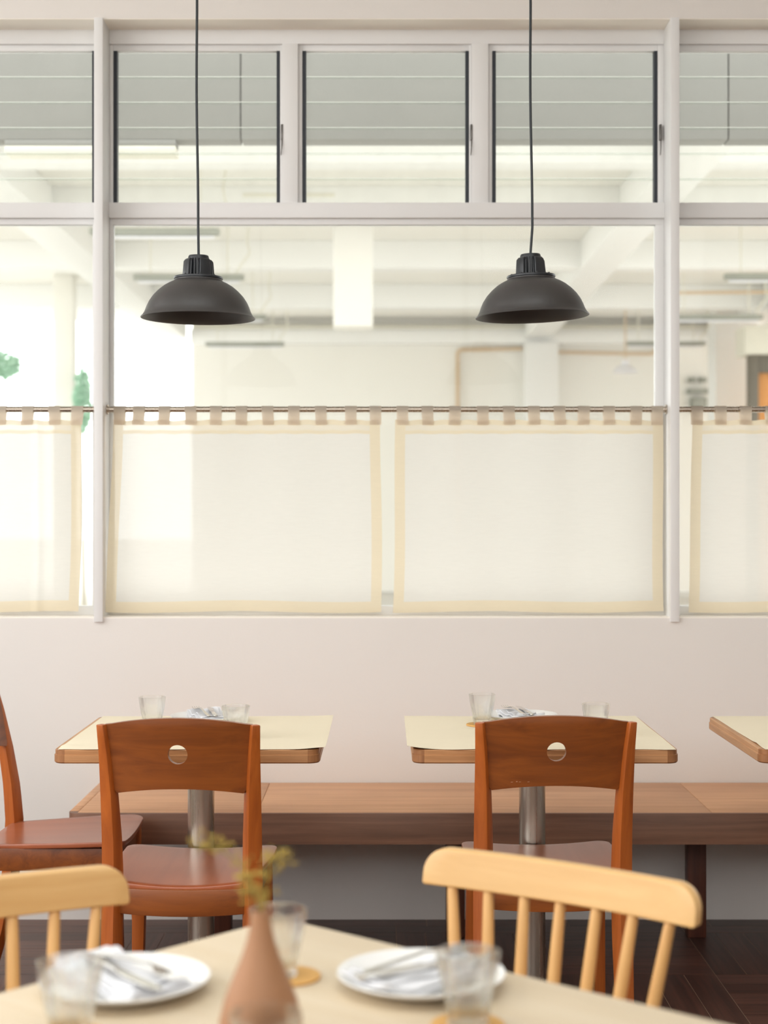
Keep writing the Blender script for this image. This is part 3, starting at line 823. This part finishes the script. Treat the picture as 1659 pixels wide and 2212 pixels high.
fk, kn = make_fork(), make_knife()
def setting(x, y, ang, where, seed, tz=.7504, dx=.0):
    plate(x, y, 'round white dinner plate ' + where, tz)
    o = link('folded_napkin', make_napkin(seed), loc=(x, y, tz), rot=(0, 0, ang)); tag(o, 'folded white cloth napkin on the plate ' + where, 'napkin', 'folded white napkins')
    d = Vector((math.cos(ang), math.sin(ang))); nrm = Vector((-d.y, d.x))
    p = Vector((x, y)) + nrm*.016
    o = link('dinner_fork', fk, loc=(p.x, p.y, tz+.0265), rot=(0, 0, ang+R(4))); tag(o, 'steel fork lying on the napkin ' + where, 'fork', 'steel forks')
    p = Vector((x, y)) - nrm*.012
    o = link('table_knife', kn, loc=(p.x, p.y, tz+.0265), rot=(0, 0, ang-R(3))); tag(o, 'steel knife lying on the napkin ' + where, 'knife', 'steel knives')
PZ = .7524
setting(-.493, 4.475, R(104), 'of the leftmost cafe table', 21, PZ)
setting(.383, 4.500, R(100), 'of the middle cafe table', 22, PZ)
setting(-.318, 1.965, R(-48), 'at the left place of the near table', 23, .7502)
setting(.046, 1.985, R(35), 'at the right place of the near table', 24, .7502)
tumbler(-.633, 4.37, 'clear glass tumbler at the back left of the leftmost cafe table', PZ)
tumbler(-.386, 4.17, 'clear glass tumbler right of the plate on the leftmost cafe table', PZ, rz=.2)
coaster(.268, 4.40, 'round cork coaster under a tumbler on the middle cafe table', PZ)
tumbler(.270, 4.40, 'clear glass tumbler on a coaster left of the plate, middle cafe table', PZ+.0044, rz=.1)
tumbler(.558, 4.21, 'clear glass tumbler right of the plate on the middle cafe table', PZ, rz=.3)
for (x, y, a, b) in ((-.134, 2.023, 'clear glass tumbler standing behind the brown vase', 'round cork coaster under the tumbler behind the brown vase'),
                     (-.351, 1.79, 'clear glass tumbler in front of the left plate on the near table', 'round cork coaster under the tumbler in front of the left plate'),
                     (.096, 1.83, 'clear glass tumbler in front of the right plate on the near table', 'round cork coaster under the tumbler in front of the right plate'),
                     (-.119, 1.605, 'clear glass tumbler in front of the brown vase at the bottom picture edge', 'round cork coaster under the tumbler in front of the brown vase')):
    coaster(x + (.012 if y > 2 else 0), y, b, .7502); tumbler(x, y, a, .7548, rz=x*9)

# vase and dried sprigs
vx, vy = -.131, 1.700
va = empty('bottle_vase', (vx, vy, .7502)); tag(va, 'matt brown clay bottle vase with a narrow neck on the near table', 'vase')
prof = [(0, 0), (.030, 0), (.038, .004), (.0435, .016), (.0455, .032), (.0440, .050), (.0385, .072), (.0300, .094), (.0215, .114), (.0155, .132), (.0118, .148), (.0100, .160), (.0098, .164), (.0086, .1655), (.0074, .164), (.0074, .15), (.010, .13), (.02, .10), (.03, .07), (.03, .02), (0, .01)]
MB().lathe(prof, 56).build('body', M['clay'], va, smooth=60)
def sprig(pts, label, seed, twigs):
    rr = random.Random(seed)
    t = empty('dried_sprig', (vx, vy, .91)); tag(t, label, 'dried flower', 'dried sprigs in the vase')
    MB().tube(pts, [.0012]*(len(pts)-1) + [.0007], 6).build('stem', M['stem'], t, smooth=60)
    mb = MB(); tw = MB()
    P_ = [Vector(p) for p in pts]
    for k in range(twigs):
        q = rr.uniform(.35, 1.0)*(len(P_)-1); i = min(int(q), len(P_)-2); c = P_[i].lerp(P_[i+1], q-i)
        d = Vector((rr.gauss(0, 1), rr.gauss(0, .6), rr.uniform(-.1, 1))).normalized()*rr.uniform(.006, .016)
        tw.tube([c, c+d], .0004, 4)
        for _ in range(3):
            e = c + d + Vector((rr.gauss(0, .0025), rr.gauss(0, .0025), rr.gauss(0, .0025))); r_ = rr.uniform(.0012, .0024)
            mb.add([(e.x+r_, e.y, e.z), (e.x-r_, e.y, e.z), (e.x, e.y+r_, e.z), (e.x, e.y-r_, e.z), (e.x, e.y, e.z+r_), (e.x, e.y, e.z-r_)],
                   [(0, 2, 4), (2, 1, 4), (1, 3, 4), (3, 0, 4), (2, 0, 5), (1, 2, 5), (3, 1, 5), (0, 3, 5)])
    tw.build('twigs', M['stem'], t, kind='stuff'); mb.build('blossoms', M['blossom'], t, kind='stuff')
sprig([(0, 0, -.09), (-.001, 0, .005), (-.006, .005, .025), (-.016, .012, .042), (-.030, .02, .056), (-.046, .022, .066), (-.062, .02, .070), (-.070, .018, .064)], 'dried yellow sprig arching far to the left out of the vase', 1, 26)
sprig([(.001, 0, -.09), (.002, 0, .005), (.005, -.003, .03), (.010, -.004, .05), (.016, -.004, .062), (.022, -.003, .058)], 'dried yellow sprig standing tallest on the right of the vase mouth', 2, 30)
sprig([(-.001, 0, -.09), (-.001, 0, .005), (-.004, -.004, .018), (-.010, -.006, .030), (-.018, -.004, .042)], 'short bushy dried yellow sprig leaning left over the vase mouth', 3, 26)

# ------------------------------------------------------------------ pendant lamps
def make_lamp():
    t = empty('pendant_lamp')
    # origin at rim plane centre
    po = [(.1525, 0), (.1530, .0015), (.1518, .003), (.1490, .0048), (.1455, .0100), (.1420, .0165), (.1400, .0215), (.1375, .0290), (.1310, .0430), (.1210, .0580), (.1080, .0720), (.0930, .0845), (.0790, .0930), (.0680, .0980), (.0640, .1010), (.0632, .1060)]
    pi_ = [(.0615, .1060), (.0620, .1000), (.0665, .0958), (.0780, .0908), (.0915, .0825), (.1062, .0700), (.1190, .0562), (.1290, .0415), (.1355, .0280), (.1380, .0210), (.1400, .0160), (.1435, .0098), (.1470, .0045), (.1505, .0012)]
    mb = MB(); mb.lathe(po + pi_ + [po[0]], 72)
    mb.build('shade', M['black'], t, smooth=40)
    fg_ = MB().lathe([(0, .104), (.064, .104), (.0655, .1055), (.0655, .1095), (.064, .111), (0, .111)], 56).build('flange', M['black2'], t, smooth=40)
    hs_ = MB().lathe([(0, .110), (.029, .110), (.0285, .160), (.0275, .1645), (.026, .168), (0, .1695)], 32).build('housing', M['black2'], t, smooth=40)
    for k in range(4):
        a = PI/2*k + R(35)
        r0 = Matrix.Rotation(a, 3, 'Z')
        m1 = MB(); ring0 = [(.020, -.0165, .111), (.0405, -.0165, .111), (.0405, .0165, .111), (.020, .0165, .111)]
        ring1 = [(.020, -.0145, .152), (.0375, -.0145, .152), (.0375, .0145, .152), (.020, .0145, .152)]
        ring2 = [(.020, -.012, .1585), (.0325, -.012, .1585), (.0325, .012, .1585), (.020, .012, .1585)]
        m1.loft([[tuple(r0 @ Vector(p)) for p in rg] for rg in (ring0, ring1, ring2)]).build('cooling_panel', M['black2'], hs_, bevel=.001)
        for d in (-15, 0, 15):
            r1 = Matrix.Rotation(a + PI/4 + R(d), 3, 'Z')
            m2 = MB(); rg0 = [(.02, -.0013, .111), (.0395, -.0013, .111), (.0395, .0013, .111), (.02, .0013, .111)]
            rg1 = [(.02, -.0011, .150), (.0365, -.0011, .150), (.0365, .0011, .150), (.02, .0011, .150)]
            rg2 = [(.02, -.001, .159), (.030, -.001, .159), (.030, .001, .159), (.02, .001, .159)]
            m2.loft([[tuple(r1 @ Vector(p)) for p in rg] for rg in (rg0, rg1, rg2)]).build('cooling_fin', M['black2'], hs_)
    bm_ = MB().lathe([(0, 0), (.0026, 0), (.0026, .003), (.0018, .0042), (0, .0044)], 10).mesh('bolt', M['black2'], smooth=40)
    for k in range(8):
        a = PI/4*k + R(12); link('bolt', bm_, fg_, loc=(.054*math.cos(a), .054*math.sin(a), .1108))
    MB().lathe([(0, .075), (.018, .075), (.018, .104), (0, .104)], 24).build('lamp_holder', M['black2'], t, smooth=40)
    return t
LY = 4.285
def hang(t, x, y, z, tilt, bend, label):
    t.location = (x, y, z); t.rotation_euler = (0, tilt, 0)
    tag(t, label, 'lamp', 'black pendant lamps')
    inv = Matrix.Rotation(-tilt, 3, 'Y')
    top = RZ1 - z
    pts = []
    for k in range(25):
        q = k/24; zz = lerp(.168, top-.02, q)
        s = Vector((bend*math.sin(q*PI) + .0012*math.sin(q*19), 0, zz)) 
        pts.append(tuple(inv @ s) if q > .04 else (0, 0, .166))
    MB().tube(pts, .0036, 10).build('cord', M['cord'], t, smooth=50)
    c = MB().lathe([(0, -.022), (.045, -.022), (.05, -.018), (.05, 0), (0, 0)], 32).build('ceiling_rose', M['black2'], t, smooth=40)
    c.location = inv @ Vector((0, 0, top)); c.rotation_euler = (0, -tilt, 0)
lamp1 = make_lamp()
lamp2 = copy_tree(lamp1)
hang(lamp1, -.498, LY, EYE + (1106-688)*LY/3456, R(.5), -.004, 'black dome pendant lamp over the leftmost cafe table')
hang(lamp2, .399, LY+.02, EYE + (1106-682.5)*LY/3456, R(-1.8), -.006, 'black dome pendant lamp over the middle cafe table')

# ------------------------------------------------------------------ outside: yard and parking hall seen through the windows
box('floor_yard', M['ground'], -60, 60, WY+.17, 80, -.2, -.02, kind='structure')
box('floor_street', M['ground'], -60, 60, -60, RY0-.16, -.2, -.02, kind='structure')
box('floor_side', M['ground'], -60, RX0-.16, RY0-.16, WY+.17, -.2, -.02, kind='structure')
FB = 2.968
fas = empty('wall_fascia', (0, 7.0, FB)); fas['kind'] = 'structure'
for a, b in ((-4.0, -2.76), (-2.755, -.630), (-.625, 1.505), (1.51, 3.64), (3.645, 5.0)):
    box('fascia_panel', M['concrete'], a, b, 0, .12, 0, 1.5, fas, .004)
box('fascia_drip', M['concrete'], -1.66, -.912, -.004, .10, -.026, -.001, fas, .003)
box('fascia_sill', M['conduit_g'], -1.66, -.912, -.006, .12, -.060, -.027, fas, .003)
HY0, HY1, HZ = 10.6, 27.0, 4.6
box('ceiling_hall', M['cream'], -8.5, 9, HY0, HY1+.3, HZ, HZ+.25, kind='structure')
box('wall_far', M['cream'], -3.24, 9, HY1, HY1+.3, 0, HZ, kind='structure')
tn = 30
def trim(mat, *a):
    global tn
    tn += 1
    return box('trim_%d' % tn, mat, *a, bevel=.01, kind='structure')
trim(M['cream2'], -3.24, 6.5, HY1-.25, HY1, 4.16, 4.40)
for y in (13.4, 16.0, 19.2, 22.9): trim(M['cream2'], -6.5, 9, y, y+.32, 4.27, HZ)
for x in (-3.75, 2.36, 5.45): trim(M['cream2'], x, x+.43, HY0, HY1, 4.25, HZ)
trim(M['cream'], -.526, -.118, 16.6, 17.0, 3.267, HZ)
trim(M['cream'], -4.55, -4.28, 22.0, 22.3, 0, HZ)
trim(M['cream2'], 2.35, 2.90, HY1-.4, HY1, 0, 4.16)
trim(M['cream2'], 5.1, 5.75, 24.6, 25.2, 0, HZ)
# shutter doorway at the far right
e = empty('door_1', (6.2, 22.5, 0)); e['kind'] = 'structure'
box('door_frame', M['dframe'], -1.06, -.93, 0, .2, 0, 3.55, e, .005)
box('shutter_box', M['conduit_g'], -1.15, 2.4, -.1, .5, 3.55, 3.95, e, .01)
box('door_leaf', M['orange'], -.93, 2.4, .1, .2, 0, 3.3, e, .005)
box('door_lintel', M['dframe'], -.93, 2.4, .02, .2, 3.3, 3.55, e, .005)
def batten(x, y, z, label):
    t = empty('batten_light', (x, y, z)); tag(t, label, 'lamp', 'batten lights hanging in the hall')
    box('body', M['fixture'], -.60, .60, -.05, .05, -.03, .03, t, .006)
    MB().tube([(-.55, 0, -.05), (0, 0, -.05), (.55, 0, -.05)], .014, 10).build('light_tube', M['lampwhite'], t, smooth=40)
    for s in (-.42, .42):
        MB().tube([(s, 0, .03), (s, 0, .3), (s, 0, HZ-z)], .009, 6).build('drop_rod', M['conduit_g'], t, smooth=40)
    MB().tube([(.66, 0, HZ-z-.06), (.63, 0, .40), (.66, 0, .26), (.54, 0, .10), (.50, 0, .02)], .012, 6).build('flex', M['conduit_g'], t, smooth=40)
lab = ['nearest of the left row', 'second of the left row', 'third of the left row', 'farthest of the left row']
for k, (y, z) in enumerate(((14.8, 3.93), (17.4, 3.89), (20.7, 3.86), (24.4, 3.90))):
    batten(-2.12, y, z, 'grey batten light in the hall outside, ' + lab[k])
lab = ['nearest of the right row', 'second of the right row', 'farthest of the right row']
for k, (y, z) in enumerate(((17.4, 3.90), (20.7, 3.86), (24.4, 3.91))):
    batten(4.30, y, z, 'grey batten light in the hall outside, ' + lab[k])
def pipe(name, pts, r, mat, label):
    c = Vector(pts[0]); o = MB().tube([tuple(Vector(p)-c) for p in pts], r, 8).build(name, mat, smooth=50); o.location = c
    tag(o, label, 'pipe'); return o
def bendpts(pts, r=.08):
    out = [Vector(pts[0])]
    for a, b, c in zip(pts, pts[1:], pts[2:]):
        a, b, c = Vector(a), Vector(b), Vector(c); d1 = (a-b).normalized(); d2 = (c-b).normalized()
        for k in range(5):
            q = k/4; out.append((b+d1*r).lerp(b, q).lerp(b.lerp(b+d2*r, q), q))
    out.append(Vector(pts[-1])); return out
yw = HY1-.06
pipe('wall_conduit', bendpts([(1.24, yw, 1.0), (1.24, yw, 4.07), (2.33, yw, 4.09)]), .03, M['conduit'], 'copper coloured conduit rising and turning along the far hall wall')
pipe('wall_conduit', bendpts([(2.92, yw, 4.03), (4.55, yw, 4.00), (4.60, yw, 4.14)]), .025, M['conduit'], 'horizontal copper coloured conduit right of the wall pier')
pipe('ceiling_conduit', [(-3.2, HY1-.3, 4.43), (1.5, HY1-.3, 4.43), (6.2, HY1-.3, 4.43)], .03, M['conduit_g'], 'long pale conduit along the top of the far hall wall')
pipe('ceiling_conduit', bendpts([(-1.32, 14.95, 4.30), (-.46, 14.95, 4.30)]), .02, M['conduit_g'], 'short pale conduit from the left lights to the hanging pier')
pipe('ceiling_conduit', bendpts([(3.6, 20.9, 4.42), (3.6, 20.9, 4.20), (6.0, 20.9, 4.22)]), .02, M['conduit'], 'thin conduit linking the right row of hall lights')
t = empty('dome_lamp', (3.74, 24.8, 3.50)); tag(t, 'small white dome lamp hanging in the hall outside', 'lamp')
MB().lathe([(.0, .20), (.05, .20), (.06, .12), (.14, .08), (.20, 0), (.19, -.0), (.13, .07), (0, .1)], 24).build('shade', M['lampwhite'], t, smooth=40)
MB().tube([(0, 0, .2), (0, 0, .8), (0, 0, 1.1)], .012, 6).build('drop_rod', M['conduit'], t, smooth=40)
for k, (x0, x1, z0, z1) in enumerate(((5.12, 5.24, 3.52, 3.60), (5.30, 5.42, 3.52, 3.60), (5.10, 5.44, 3.33, 3.41), (5.16, 5.42, 3.05, 3.26))):
    t = empty('meter_box', ((x0+x1)/2, 26.98, z0)); tag(t, 'grey meter box on the far hall wall, ' + ['upper left one', 'upper right one', 'wide flat one in the middle', 'large lowest one'][k], 'meter box', 'meter boxes on the hall wall')
    a = (x1-x0)/2
    box('housing', M['meter'], -a, a, -.12, 0, 0, z1-z0, t, .006)
    box('cover', M['fixture'], -a*.8, a*.8, -.13, -.12, (z1-z0)*.15, (z1-z0)*.85, t, .003)
def tree(x, y, z, rx, rz_, h, label, seed, n):
    rr = random.Random(seed)
    t = empty('small_tree', (x, y, 0)); tag(t, label, 'tree', 'trees in the yard')
    MB().tube([(0.02, 0, 0), (0, 0, h*.5), (.01, 0, h)], [.03, .022, .012], 8).build('trunk', M['bark'], t, smooth=50)
    mb = MB()
    for _ in range(n):
        while True:
            p = Vector((rr.uniform(-1, 1), rr.uniform(-1, 1), rr.uniform(-1, 1)))
            if p.length < 1: break
        c = Vector((p.x*rx, p.y*rx, z + p.z*rz_)); a = Vector((rr.gauss(0, 1), rr.gauss(0, 1), rr.gauss(0, 1))).normalized(); b = a.orthogonal().normalized()
        L_ = rr.uniform(.04, .08); W_ = L_*.35; nn = a.cross(b)
        mb.add([c-a*L_, c+b*W_+nn*.006, c+a*L_, c-b*W_+nn*.006], [(0, 1, 2), (0, 2, 3)])
    mb.build('foliage', M['leaf'], t, kind='stuff')
tree(-5.0, 20.5, 3.22, .36, .18, 3.2, 'small green tree crown at the left picture edge outside', 4, 700)
tree(-4.05, 21.5, 2.85, .13, .45, 2.9, 'slim green shrub beyond the left window post', 6, 420)
